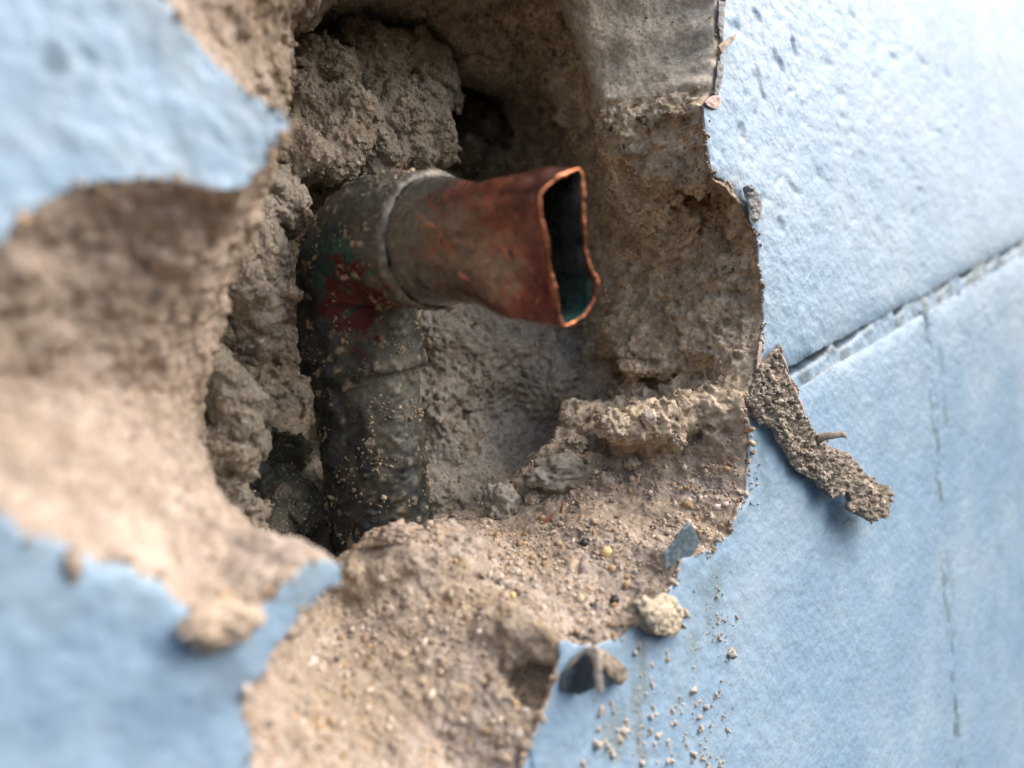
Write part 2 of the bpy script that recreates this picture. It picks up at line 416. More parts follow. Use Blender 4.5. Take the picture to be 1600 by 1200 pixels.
# packed mortar behind and beside the pipe, clump by clump
def clump(balls, seed, hh=.58, col=(.33, .29, .24), knob=1.0):
    C = np.array([at(b[0], b[1], b[2]) for b in balls]); Rr = np.array([b[3] for b in balls], float)
    lo = (C-Rr[:, None]).min(0)-3; hi = (C+Rr[:, None]).max(0)+3
    ax = [np.arange(lo[i], hi[i], hh) for i in range(3)]
    Q = np.stack(np.meshgrid(*ax, indexing='ij'), -1).reshape(-1, 3)
    g = np.full(len(Q), 1e3)
    for c, r in zip(C, Rr):
        e = np.linalg.norm((Q-c)*np.array([1, .9, 1]), axis=1)-r; kk = 2.2
        t = np.clip(.5+.5*(e-g)/kk, 0, 1); g = np.where(g > 500, e, e*(1-t)+g*t - kk*t*(1-t))
    b = np.abs(g) < 6; q = Q[b]
    g[b] += 1.9*fbm(q, 10, 2, seed) - knob*1.3*billow(q, 5.5, seed+3) - knob*1.0*billow(q, 2.9, seed+6) - .45*billow(q, 1.5, seed+8)
    V, F = surface_nets(g.reshape([len(a) for a in ax]), lo, hh)
    fN = np.cross(V[F[:, 2]]-V[F[:, 0]], V[F[:, 3]]-V[F[:, 1]]); fC = CAM-V[F].mean(1)       # the buried backs are left off
    F = F[(fN*fC).sum(1) > -.45*np.linalg.norm(fN, axis=1)*np.linalg.norm(fC, axis=1)]
    us = np.unique(F); mp = np.full(len(V), -1); mp[us] = np.arange(len(us)); V = V[us]; F = mp[F]
    V, F = subdivide(V, F); N = normals(V, F)
    V = V + N*(.26*noise(V, 1.0, seed+20) - .30*billow(V, .75, seed+22) - .25*sstep(.2, .5, noise(V, 1.6, seed+24)))[:, None]; LUMPS.append((V, N))
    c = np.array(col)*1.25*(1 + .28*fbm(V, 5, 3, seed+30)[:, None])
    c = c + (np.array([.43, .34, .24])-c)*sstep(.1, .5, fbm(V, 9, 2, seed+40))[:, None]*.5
    o = make('mortar_lump', V, F, M_MORTAR, wall, color=np.clip(c, .02, .9)); return o
LUMPS = []
CL = [
 ([(500,120,66,9),(570,105,70,10),(640,110,70,10),(668,140,66,8),(678,215,60,6.5),(655,180,64,8),(600,190,64,10),(530,190,62,9),(470,170,64,8),(590,245,60,6),(520,240,58,6.5),(470,240,58,6),(640,240,62,6)], 101, 'grey knobbly mortar packed above the elbow', (.30,.265,.215)),
 ([(400,290,60,7),(385,350,58,7),(400,400,58,7),(380,440,56,6.5),(410,470,57,6),(406,512,57,4.6),(408,542,57,2.4),(430,330,60,6)], 131, 'grey mortar clump with a pointed lower tip left of the elbow', (.33,.295,.25)),
 ([(345,590,54,5.5),(355,640,55,6),(348,700,56,6.5),(372,690,60,5),(345,760,58,5.5),(366,812,60,6)], 161, 'rounded grey mortar clump low on the left', (.31,.28,.23)),
 ([(446,705,86,6),(440,780,74,6.5),(466,800,76,6),(420,830,74,7)], 191, 'greenish grey mortar deep beside the riser', (.15,.142,.108)),  # darkened colour carries the shade of the void beside the riser
]
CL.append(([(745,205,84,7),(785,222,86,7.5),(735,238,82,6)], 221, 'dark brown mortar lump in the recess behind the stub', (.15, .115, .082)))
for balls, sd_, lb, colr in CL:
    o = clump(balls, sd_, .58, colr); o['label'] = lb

# painted block faces, with joints between them
J1 = at(np.array([1240., 1600.]), np.array([592., 388.]), 0)[:, [0, 2]]
J2 = at(np.array([1447., 1500.]), np.array([470., 1190.]), 0)[:, [0, 2]]
def side(P, J):      # signed distance to a line, positive on its left
    t = (J[1]-J[0])/np.linalg.norm(J[1]-J[0]); q = P-J[0]; return t[0]*q[:, 1]-t[1]*q[:, 0]
def axis(lo, hi, fine_lo, fine_hi, fine, coarse):
    a = np.arange(fine_lo, fine_hi, fine); return np.concatenate([np.arange(fine_lo-coarse, lo, -coarse)[::-1], a, np.arange(a[-1]+fine, hi, coarse)])
AX = axis(-150, 420, -92, 110, .72, 2.2); AZ = axis(-190, 240, -80, 98, .72, 2.2)
wx, wz = np.meshgrid(AX, AZ, indexing='ij'); WP = np.c_[wx.ravel(), wz.ravel()]
hole = np.full(len(WP), 50.); nb = (WP[:, 0] < 90) & (WP[:, 0] > -100)
hole[nb] = -poly_sdf(WP[nb], P0)*-1
w3 = np.c_[WP[:, 0], np.zeros(len(WP)), WP[:, 1]]
s1 = side(WP, J1) + .5*fbm(w3, 12, 3, 200); s2 = side(WP, J2) + .5*fbm(w3, 12, 3, 210)
JW1, JW2 = 2.9, 1.4
sgn2 = 1.0 if side(np.array([[J2[0][0]-30, J2[0][1]-60]]), J2)[0] > 0 else -1.0
left2 = s2*sgn2                                          # positive left of the upright joint
up1 = s1 if side(np.array([[J1[0][0], J1[0][1]+40]]), J1)[0] > 0 else -s1
PARTS = [np.where(WP[:, 0] < -12, 50., up1-JW1), np.where(WP[:, 0] < -12, 50., np.minimum(-up1-JW1, left2-JW2)), np.minimum(-up1-JW1, -left2-JW2)]
STAINS = [(85,97,(1.7,2.2),(.42,.46,.48)),(995,1120,(1.6,14),(.86,.78,.66)),(1000,1040,(2.2,7),(.82,.75,.64)),(1110,930,(5,9),(.82,.82,.78)),(960,1150,(4,5),(.90,.84,.74)),(1190,700,(3,12),(.82,.84,.78)),
          (1478,650,(2.5,10),(.72,.74,.68)),(1470,560,(2.5,6),(.70,.74,.70)),(1488,900,(2,9),(.78,.80,.76)),(1260,560,(6,3),(.6,.62,.6)),(280,1110,(10,5),(.80,.82,.86)),(60,1090,(6,5),(.85,.86,.88)),(180,1010,(7,6),(.86,.88,.9)),(1330,860,(5,8),(.92,.93,.93)),(1080,1010,(3,4),(.85,.84,.76))]
def wall_relief(p):
    q = p
    up_ = sstep(-40, 40, p[:, 2]-.3*p[:, 0])              # the upper block is the more heavily stippled
    r = .45*fbm(q, 45, 2, 220) + .22*noise(q, 9, 223) + (.13+.07*up_)*noise(q, 3.6, 225) + (.07+.06*up_)*noise(q, 1.8, 229)
    pit = sstep(.36, .60, noise(q, 5.0, 230)); r -= (.10+.50*up_)*pit; r -= .18*up_*sstep(.3, .6, noise(q, 2.6, 233))
    return r
FI = np.arange(len(WP)).reshape(wx.shape)
Q0 = np.stack([FI[:-1, :-1], FI[1:, :-1], FI[1:, 1:], FI[:-1, 1:]], -1).reshape(-1, 4)
gaxis = [AX, AZ]
for i, dom in enumerate(PARTS):
    if i == 1: dom = np.where(WP[:, 0] < -12, WP[:, 0]+12, dom)     # the left end of the wall belongs with the upper block
    if i == 0: dom = np.where((WP[:, 0] < -11.4) & (WP[:, 1] < 0), np.minimum(-11.4-WP[:, 0]+.0, 50), dom) if False else dom
    s = np.minimum(dom, hole)
    S = s.reshape(wx.shape)
    d0 = np.gradient(S, AX, axis=0).ravel(); d1 = np.gradient(S, AZ, axis=1).ravel()
    ins = s > 0
    keep = ins[Q0].any(1)
    P = WP.copy()
    edge = ~ins; gl = np.maximum(np.sqrt(d0**2+d1**2), .3)
    mv = np.clip(-s/gl**2, 0, 1.5)*1.0
    P[edge, 0] += (mv*d0)[edge]; P[edge, 1] += (mv*d1)[edge]
    used = np.unique(Q0[keep]); mp = np.full(len(WP), -1); mp[used] = np.arange(len(used))
    Pu = P[used]; p3 = np.c_[Pu[:, 0], np.zeros(len(Pu)), Pu[:, 1]]
    de = np.maximum(dom[used], 0); e2 = np.abs(s2[used]); dh = np.maximum(hole[used], 0)
    y = -wall_relief(p3)*sstep(.0, 2.5, np.minimum(de, dh)+.9) + np.where(e2 < 8, .55, 1.0)*np.exp(-de/2.8)
    y += -.55*np.exp(-dh/2.2)*sstep(-.1, .5, noise(p3, 9, 240)) + .25*np.exp(-dh/1.2)      # lifted and chipped at the hole
    p3[:, 1] = y
    f = mp[Q0[keep]]
    n0 = np.cross(p3[f[0, 1]]-p3[f[0, 0]], p3[f[0, 2]]-p3[f[0, 0]])
    if n0[1] > 0: f = f[:, ::-1]
    stain = 1 - .28*np.exp(-dh/9)[:, None]*np.array([.5, .75, 1.0])*(sstep(-.25, .5, fbm(p3, 8, 4, 250))[:, None]) 
    stain = stain*(1-.30*np.exp(-de/1.5)*sstep(-.3, .4, noise(p3, 6, 255)))[:, None]
    for px, py, r_s, col_ in STAINS:
        q_ = at(px, py, 0); l = np.hypot((p3[:, 0]-q_[0])/r_s[0], (p3[:, 2]-q_[2])/r_s[1]) + .5*fbm(p3, 5, 3, 270)
        stain = stain*(1-(1-sstep(.4, 1.1, l))[:, None]*(1-np.array(col_)))
    make('block_face', p3, f, [M_PAINT, M_EDGE], wall, color=stain, solid=1.1)
def strip_between(J, w, ext0, ext1, yd, crack, seed):
    t = (J[1]-J[0]); L = np.linalg.norm(t); t /= L; n = np.array([-t[1], t[0]])
    u = np.arange(-ext0, L+ext1, .4); v = np.linspace(-w, w, 22)
    U, Vv = np.meshgrid(u, v, indexing='ij'); p = J[0] + U.ravel()[:, None]*t + Vv.ravel()[:, None]*n
    q = np.c_[p[:, 0], np.zeros(len(p)), p[:, 1]]
    open_ = sstep(-.25, .25, fbm(q, 16, 2, seed+9))*np.exp(-((Vv.ravel()-.42*w)/(.24*w))**2)*crack*(1+1.2*np.exp(-U.ravel()/25))     # where the filler has shrunk away
    q[:, 1] = yd - wall_relief(q) + .14*fbm(q, 6, 3, seed) + .05*noise(q, 1.5, seed+4) + open_
    dirt = 1 - .55*sstep(-.3, .4, fbm(q, 7, 3, seed+6))[:, None]*np.array([.8, .8, .9])
    dirt = dirt*(1-.5*np.clip(open_, 0, 1))[:, None]
    ii = np.arange(len(q)).reshape(U.shape); f = np.stack([ii[:-1, :-1], ii[1:, :-1], ii[1:, 1:], ii[:-1, 1:]], -1).reshape(-1, 4)
    return q, f, dirt
q, f, dt_ = strip_between(J1, 5.0, 2, 300, 1.6, 2.4, 260); o = make('mortar_joint', q, f, M_PAINT, wall, color=dt_); o['label'] = 'sloping dirty joint between the painted blocks'
q, f, dt_ = strip_between(J2, 3.0, -2, 60, .40, .04, 280); o = make('mortar_joint', q, f, M_PAINT, wall, color=dt_); o['label'] = 'upright thin joint between the painted blocks'

# ------------------------------------------------------------------ the pipe
E3 = at(548, 372, 52); B3 = at(600, 860, 62); S3 = at(886, 385, -5)
ds = (S3-E3)/np.linalg.norm(S3-E3); dr = (B3-E3)/np.linalg.norm(B3-E3)
pipe = thing('copper_pipe', B3, 'tarnished copper pipe with an elbow and a crushed open stub poking out of the hole', 'pipe')
def frame(t, refv):
    a = np.cross(t, refv); a /= np.linalg.norm(a); b = np.cross(a, t); return a, b
def tube(path, rad, nseg=180, cap=False):
    """sweep with a transported frame; rad(i, ang) in mm"""
    path = np.asarray(path); T = np.gradient(path, axis=0); T /= np.linalg.norm(T, axis=1)[:, None]
    side_ = np.cross(ds, dr); side_ /= np.linalg.norm(side_)
    ang = np.linspace(0, 2*np.pi, nseg, endpoint=False); V = []
    for i, (p, t) in enumerate(zip(path, T)):
        b = np.cross(t, side_); b /= np.linalg.norm(b)
        r = rad(i/(len(path)-1), ang); V.append(p + np.outer(np.cos(ang)*r, side_) + np.outer(np.sin(ang)*r, b))
    V = np.concatenate(V); n = len(path)
    i0 = np.arange(n*nseg).reshape(n, nseg); nx = np.roll(i0, -1, 1)
    F = np.stack([i0[:-1], nx[:-1], nx[1:], i0[1:]], -1).reshape(-1, 4)
    return V, F
def orient(V, F, c):
    N = normals(V, F)
    return F if ((V-c)*N).sum() > 0 else F[:, ::-1]
print('pipe angle', math.degrees(math.acos(ds@dr)), 'stub', np.linalg.norm(S3-E3), 'riser', np.linalg.norm(B3-E3))
# riser
path = np.array([E3 + dr*k for k in np.linspace(13, 85, 240)])
V, F = tube(path, lambda t, a: 11.2 + 0*a)
V0 = V.copy(); nrm = V - np.repeat(path, 180, 0); nrm /= np.linalg.norm(nrm, axis=1)[:, None]
V += nrm*(.35*fbm(V, 6, 3, 300) + .28*np.maximum(billow(V, 2.2, 303), 0) + .35*sstep(.1, .5, noise(V, 4, 305)) + .38*sstep(.30, .5, fbm(V, 2.4, 3, 320)))[:, None]
def pipe_tone(p, riser):
    n = fbm(p, 5, 3, 310)[:, None]; n2 = fbm(p, 1.6, 3, 315)[:, None]
    c = np.array([.026, .029, .026])*(1+.9*n2) + 0*n
    olive = np.array([.095, .088, .064]); c = c + (olive-c)*sstep(-.15, .45, n)
    dust = np.array([.34, .285, .21]); c = c + (dust*(1+.4*n2)-c)*sstep(.33, .55, fbm(p, 2.4, 3, 320))[:, None]*.85
    c = c + (np.array([.07, .085, .095])-c)*sstep(.15, .4, fbm(p, 6, 2, 327))[:, None]*.7
    return c
def blot(p, c, px, py, d, r, col, seed, sh=.25, k=1.0):
    q = at(px, py, d); l = np.linalg.norm((p-q), axis=1)/r + .55*fbm(p, 4, 3, seed)
    m = (1-sstep(1-sh, 1+sh*.3, l))[:, None]*k
    m = m*(1-sstep(.30, .42, fbm(p, 1.5, 3, seed+7))[:, None]*.9)
    return c + (np.array(col)-c)*m
c = pipe_tone(V, 1)
c = blot(V, c, 548, 480, 41, 6.5, (.085, .008, .010), 340, .06)
c = blot(V, c, 500, 440, 43, 6, (.018, .085, .075), 345, .1)
c = blot(V, c, 620, 620, 46, 12, (.14, .14, .125), 350, .5, .7)
c = blot(V, c, 520, 650, 46, 9, (.016, .02, .02), 355, .5, .9)
c = blot(V, c, 535, 670, 44, 3, (.012, .07, .07), 357, .2, .9)
c = blot(V, c, 560, 800, 46, 14, (.03, .032, .028), 359, .6, .8)
make('riser', V, orient(V, F, E3+dr*45), M_PIPE, pipe, color=np.clip(c, .004, .8))
# elbow: socket down, bend, socket out
rb = 13.0
side3 = np.cross(ds, dr); side3 /= np.linalg.norm(side3)
th = math.acos(np.clip(ds@dr, -1, 1)); tl = rb/math.tan(th/2)
p1 = E3 + dr*tl; p2 = E3 + ds*tl; bis = (ds+dr)/np.linalg.norm(ds+dr); cen = E3 + bis*(rb/math.sin(th/2))
arc = []
a0 = p1-cen; a1 = p2-cen
for t in np.linspace(0, 1, 90):
    sa = math.pi-th; v = (math.sin((1-t)*sa)*a0 + math.sin(t*sa)*a1)/math.sin(sa); arc.append(cen+v)
path = np.array([p1 + dr*k for k in np.linspace(13, .3, 40)] + arc + [p2 + ds*k for k in np.linspace(.3, 12, 50)])
npth = len(path)
def rel(t, a):
    k = t*(npth-1); r = 12.6 + .5*math.exp(-((k-2)/5)**2) - .35*math.exp(-((k-52)/5)**2)
    return r + 0*a
V, F = tube(path, rel); ctr = np.repeat(path, 180, 0); nrm = V-ctr; nrm /= np.linalg.norm(nrm, axis=1)[:, None]
V += nrm*(.30*fbm(V, 7, 3, 370) + .22*np.maximum(billow(V, 1.8, 373), 0) + .22*sstep(.15, .5, noise(V, 3, 375)) + .34*sstep(.30, .5, fbm(V, 2.4, 3, 320)))[:, None]
c = pipe_tone(V, 0)
front = sstep(8, 22, ((V-E3)@ds))[:, None]
c = c + (np.array([.115, .11, .094])*(1+.5*fbm(V, 3, 3, 380)[:, None])-c)*front*.75
c = blot(V, c, 515, 425, 40, 7.5, (.018, .105, .085), 390, .08)
c = blot(V, c, 470, 390, 44, 8, (.012, .035, .036), 391, .3)
c = blot(V, c, 548, 478, 40, 8.5, (.085, .008, .010), 340, .05)
c = blot(V, c, 590, 300, 38, 3, (.12, .03, .02), 397, .2, .7)
c = blot(V, c, 610, 330, 38, 2.5, (.12, .03, .02), 398, .2, .6)
make('elbow_fitting', V, orient(V, F, E3), M_PIPE, pipe, color=np.clip(c, .004, .8))
# solder bead round the outer socket
k0 = 13.2
path = np.array([p2 + ds*k for k in np.linspace(k0-2.4, k0+.2, 26)])
def rsb(t, a): return 12.0 + .95*max(0, math.sin(math.pi*min(max(t, 0), 1)))**.6 + 0*a
V, F = tube(path, rsb, 220); nrm = V-np.repeat(path, 220, 0); nrm /= np.linalg.norm(nrm, axis=1)[:, None]
V += nrm*(.4*fbm(V, 4, 2, 400) + .35*np.maximum(billow(V, 1.4, 403), -.2))[:, None] + ds*(.5*noise(V, 5, 405))[:, None]
c = np.array([.18, .17, .145])*(1+.8*fbm(V, 1.6, 3, 410)[:, None])
make('solder_bead', V, orient(V, F, path.mean(0)), M_PIPE, pipe, color=np.clip(c, .01, .8))
# stub, squashed to an open mouth
RIM = [(838,298),(870,272),(903,258),(913,268),(913,310),(914,350),(918,395),(922,418),(934,434),(931,468),(918,494),(900,508),(878,515),(872,500),(864,455),(855,415),(846,370),(838,330)]
def on_plane(px, py, p0, n):
    v = fwd + (px-800)/FPX*rt - (py-600)/FPX*up; t = ((p0-CAM)@n)/(v@n); return CAM+v*t
nrm_m = ds + np.array([-.12, 0, 0]); nrm_m /= np.linalg.norm(nrm_m)
rim = np.array([on_plane(x, y, S3, nrm_m) for x, y in RIM])
def closed_resample(P, n, smooth=2):
    for _ in range(smooth):
        P = np.stack([.8*P+.2*np.roll(P, -1, 0), .2*P+.8*np.roll(P, -1, 0)], 1).reshape(-1, 3)
    Q = np.r_[P, P[:1]]; s = np.r_[0, np.cumsum(np.linalg.norm(np.diff(Q, axis=0), axis=1))]
    u = np.linspace(0, s[-1], n, endpoint=False); return np.stack([np.interp(u, s, Q[:, k]) for k in range(3)], 1), s[-1]
NS = 192
rimr, per = closed_resample(rim, NS); print('rim perimeter', per, 'expected', 2*math.pi*11)
upv = -dr - (-dr@ds)*ds; upv /= np.linalg.norm(upv); sdv = np.cross(ds, upv)
r0 = p2 + ds*(k0-1)
best = None
for flip in (1, -1):
    for o in range(0, NS, 3):
        a = 2*np.pi*(np.arange(NS)+o)/NS*flip; C = r0 + 12.1*(np.outer(np.cos(a), upv)+np.outer(np.sin(a), sdv))
        e = ((C - r0 - (rimr-rimr.mean(0)))**2).sum()
        if best is None or e < best[0]: best = (e, C)
circ = best[1]
NL = 100; Vs = []; 
Ls = np.linspace(0, 1, NL)
rc = rimr.mean(0)
for t in Ls:
    m = sstep(.25, .97, t); m = m*.75+.25*max(0, (t-.25)/.75)
    wst = 1 - .14*math.exp(-((t-.38)/.23)**2)
    base = r0 + (circ-r0)*wst + (rc-r0)*t       # straight tube carried along, pinched in behind the mouth
    tgt = rimr + (r0-rc)*(1-t)
    Vs.append(base*(1-m)+tgt*m)
def loft(Vs):
    n, s = len(Vs), len(Vs[0]); V = np.concatenate(Vs); i0 = np.arange(n*s).reshape(n, s); nx = np.roll(i0, -1, 1)
    return V, np.stack([i0[:-1], nx[:-1], nx[1:], i0[1:]], -1).reshape(-1, 4)
V, F = loft(Vs); F = orient(V, F, (r0+rc)/2); N = normals(V, F)
tt = np.repeat(Ls, NS)
rest = 1-sstep(.93, 1.0, tt)
for px, py, d, r_d, dep in [(765,400,9,6,1.3),(815,455,4,5,1.0),(800,330,6,5,.8),(850,350,-2,3.5,.5)]:
    q_ = at(px, py, d); V -= N*(dep*np.exp(-(np.linalg.norm(V-q_, axis=1)/r_d)**2)*rest)[:, None]
V += N*((.5*noise(V, 9, 420)+.3*noise(V, 4, 421))*rest*sstep(.1, .3, tt) + .10*fbm(V, 1.6, 2, 423))[:, None]
inner = V - N*.95
def stub_tone(V, tt):
    n = fbm(V, 5, 3, 430)[:, None]; n2 = fbm(V, 1.5, 3, 435)[:, None]
    c = np.array([.155, .048, .032])*(1+.6*n)*(1+.35*n2)
    c = c + (np.array([.34, .13, .075])-c)*sstep(.1, .5, fbm(V, 8, 2, 438))[:, None]*.6
    gr = np.array([.15, .15, .13]); e = (sstep(.36, .20, tt + .12*fbm(V, 6, 3, 440)) if False else 1-sstep(.22, .34, tt+.14*fbm(V, 6, 3, 440)))[:, None]
    c = c + (gr*(1+.4*n2)-c)*e
    return c
c = stub_tone(V, tt)
c = blot(V, c, 740, 385, 12, 10, (.19, .16, .115), 450, .35, .7)
c = blot(V, c, 770, 345, 9, 4, (.12, .115, .10), 451, .3, .8)
c = blot(V, c, 720, 300, 12, 6, (.10, .075, .07), 452, .4, .8)
c = blot(V, c, 800, 420, 6, 6, (.23, .19, .14), 455, .4, .8)
c = blot(V, c, 820, 350, 5, 5, (.29, .26, .23), 458, .35, .7)
c = blot(V, c, 700, 440, 16, 7, (.07, .06, .05), 460, .5, .8)
c = blot(V, c, 765, 450, 12, 6, (.09, .025, .018), 465, .4, .8)
c = blot(V, c, 850, 470, 0, 8, (.15, .02, .02), 470, .4, .8)
c = blot(V, c, 690, 360, 17, 3.5, (.52, .16, .08), 475, .3, .8)
c = blot(V, c, 770, 285, 8, 9, (.33, .10, .06), 478, .5, .6)
ci = np.array([.17, .18, .17])*(1+.8*fbm(V, 4, 3, 480)[:, None]); ci = blot(inner, ci, 890, 480, -3, 7, (.06, .19, .16), 485, .6)
nV = len(V); Vall = np.concatenate([V, inner]); Fi = F[:, ::-1]+nV
stub = make('stub_pipe', Vall, np.concatenate([F, Fi]), M_COPPER, pipe, color=np.clip(np.concatenate([c, ci]), .004, .9))
stub['label'] = 'brown copper stub squashed to a narrow mouth'
# bare copper lip closing the wall thickness at the mouth, with nicks
lo_ = V[-NS:]; li_ = inner[-NS:]
mid = (lo_+li_)/2; secs = []
jag = (.55*noise(mid, 7, 490) + .22*noise(mid, 3.1, 489) + .08*noise(mid, 1.1, 491))[:, None]*ds + (.15*noise(mid, 1.3, 495))[:, None]*(lo_-li_)
tt8 = np.linspace(0, 2*np.pi, 13)[:-1]; lipn = (noise(mid, 3.5, 497)+.5*noise(mid, 1.2, 498))[:, None]
od = lo_-li_; od /= np.linalg.norm(od, axis=1)[:, None]
for a in tt8: secs.append(mid + jag + od*math.cos(a)*(.34+.22*lipn) + ds*math.sin(a)*(.38+.25*lipn))
secs.append(secs[0].copy())
Vr, Fr = loft(secs)
make('cut_lip', Vr, Fr, M_BRIGHT, stub)
# small scratches where bare copper shows: raised burrs
def dart(p, t, l, wd, mat, name, parent):
    n = np.cross(t, fwd); n /= np.linalg.norm(n); k = np.cross(n, t)
    u = np.linspace(0, 1, 9); V = []
    for s in u:
        r = wd*math.sin(math.pi*(.12+.83*s))*(1-.5*s)
        for a in np.linspace(0, 2*np.pi, 7)[:-1]: V.append(p + t*l*(s-.5) + n*r*math.cos(a) + k*r*.35*math.sin(a))
    V = np.array(V); V += .06*np.c_[noise(V, .8, 5), noise(V, .8, 6), noise(V, .8, 7)]
    i0 = np.arange(len(V)).reshape(9, 6); nx = np.roll(i0, -1, 1)
    F = [list(map(int, q)) for q in np.stack([i0[:-1], nx[:-1], nx[1:], i0[1:]], -1).reshape(-1, 4)] + [list(range(6)), list(range(48, 54))]
    return make(name, V, F, mat, parent)
vis = V; vpx = 800 + FPX*((vis-CAM)@rt)/((vis-CAM)@fwd); vpy = 600 - FPX*((vis-CAM)@up)/((vis-CAM)@fwd); fac = ((CAM-vis)*N).sum(1) > 0
def on_stub(px, py):
    k = np.argmin(np.where(fac, (vpx-px)**2+(vpy-py)**2, 1e9)); return vis[k]+N[k]*.12
for px, py, tv, l, wd in [(790,392,(0.2,-.35,-1),5.2,.8),(725,432,(.4,-.5,-.5),2.6,.75),(845,468,(.2,-.4,.5),1.6,.5),(676,352,(.5,-.8,-.4),1.8,.6),(688,372,(.1,-.3,.9),2.2,.5)]:
    t = np.array(tv); t /= np.linalg.norm(t); dart(on_stub(px, py)-.0, t, l, wd*.8, M_BRIGHT, 'copper_burr', stub)

# ------------------------------------------------------------------ sand and specks
def grains(P, Nn, size, colr, seed, name, mat, parent=None, sub=1, **kw):
    r_ = np.random.default_rng(seed); bv, bf = ico(sub); n = len(P)
    k = len(bv)
    st = np.exp(r_.normal(0, .28, (n, 1, 3)))
    jit = 1 + r_.normal(0, .2, (n, k, 1))
    V = bv[None]*st*jit*size[:, None, None]
    ang = r_.uniform(0, 6.28, n); ca, sa = np.cos(ang), np.sin(ang)
    V = np.stack([V[..., 0]*ca[:, None]-V[..., 2]*sa[:, None], V[..., 1], V[..., 0]*sa[:, None]+V[..., 2]*ca[:, None]], -1)
    V = (V + (P + Nn*size[:, None]*.05)[:, None]).reshape(-1, 3)
    F = (bf[None] + (np.arange(n)*k)[:, None, None]).reshape(-1, 3)
    return make(name, V, F, mat, parent, color=np.repeat(colr, k, 0), smooth=False, **kw)
def pal(n, seed, dark=False):
    r_ = np.random.default_rng(seed)
    base = np.array([[.46,.37,.28],[.55,.46,.37],[.42,.29,.17],[.62,.54,.45],[.33,.27,.22],[.52,.36,.20],[.20,.17,.15],[.66,.58,.52]])
    c = base[r_.choice(len(base), n, p=[.26,.2,.14,.1,.14,.08,.03,.05])]*r_.uniform(.75, 1.2, (n, 1)); return c*(.6 if dark else 1)
fc = Vc[Fc[:, 0]]; fn = Nc[Fc[:, 0]]
area = np.linalg.norm(np.cross(Vc[Fc[:, 2]]-Vc[Fc[:, 0]], Vc[Fc[:, 3]]-Vc[Fc[:, 1]]), axis=1)
facing = ((CAM-fc)*fn).sum(1)/np.linalg.norm(CAM-fc, axis=1)
wgt = area*sstep(.05, .5, facing)*(fc[:, 1] > 1.2)*(.22 + .8*sstep(-.2, .7, fn[:, 2])*sstep(-5, -20, fc[:, 2]) if False else 1)
ledge = sstep(.0, .7, fn[:, 2])*(1-sstep(-28, -12, fc[:, 2]))
wgt = wgt*(.25 + 1.3*ledge + .55*sstep(20, 40, fc[:, 0]+.35*fc[:, 1]))*(1-.8*trowelled(fc))*sstep(-.35, .3, noise(fc, 10, 500))
wgt *= 1-.5*sstep(45, 60, fc[:, 1])
n = 14000
pick = rng.choice(len(fc), n, p=wgt/wgt.sum())
sz = np.clip(np.exp(rng.normal(math.log(.2), .5, n)), (.1), .85)*(.8+.35*ledge[pick])
grains(fc[pick], fn[pick], sz, pal(n, 3), 5, 'sand_grains', M_GRAIN, label='loose sand grains strewn over the broken plaster', cat='sand', kind='stuff')

lv = np.concatenate([a for a, _ in LUMPS]); ln = np.concatenate([b for _, b in LUMPS])
r_ = np.random.default_rng(76); k = r_.choice(np.flatnonzero((((CAM-lv)*ln).sum(1) > 0) & (noise(lv, 6, 530) > -.2)), 4500)
grains(lv[k], ln[k], np.clip(np.exp(r_.normal(math.log(.17), .5, 4500)), .08, .6), np.array([.43, .39, .33])*r_.uniform(.6, 1.35, (4500, 1)), 10, 'mortar_grit', M_GRAIN, label='grit and sand clinging to the grey mortar lumps in the hole', cat='grit', kind='stuff')
r_ = np.random.default_rng(77); ne = 2600
k = r_.integers(0, len(P0), ne); pe = np.c_[P0[k, 0], np.zeros(ne), P0[k, 1]] + r_.normal(0, 1, (ne, 3))*np.array([.45, .3, .45]); pe[:, 1] += .3
pe = pe[noise(pe, 5, 520) > -.15]; ne = len(pe)
grains(pe, np.tile([0, -1., 0], (ne, 1)), np.clip(np.exp(r_.normal(math.log(.22), .5, ne)), .1, .8), pal(ne, 8), 9, 'edge_crumbs', M_GRAIN, label='crumbs of plaster clinging along the torn paint edge', cat='crumbs', kind='stuff')

# specks of mortar stuck on the pipe
def surf_points(o_V, o_N, n, seed, thr, sc):
    r_ = np.random.default_rng(seed); ok = (((CAM-o_V)*o_N).sum(1) > 0) & (noise(o_V, sc, seed) > thr)
    return r_.choice(np.flatnonzero(ok), n)
for o_, nn, sd_ in ((bpy.data.objects['riser'], 1100, 1), (bpy.data.objects['elbow_fitting'], 700, 2)):
    me = o_.data; A = np.empty(len(me.vertices)*3, np.float32); me.vertices.foreach_get('co', A); A = A.reshape(-1, 3)/MM + B3
    Fq = np.empty(len(me.polygons)*4, np.int32); me.loops.foreach_get('vertex_index', Fq); Nn_ = normals(A.astype(float), Fq.reshape(-1, 4))
    k = surf_points(A, Nn_, nn, sd_, .12, 5)
    r_ = np.random.default_rng(sd_); sz = np.clip(np.exp(r_.normal(math.log(.15), .6, nn)), .06, .75)
    cc = np.array([.38, .31, .22])*r_.uniform(.55, 1.2, (nn, 1))
    grains(A[k], Nn_[k], sz, cc, sd_, 'mortar_specks', M_GRAIN, pipe, kind='stuff')

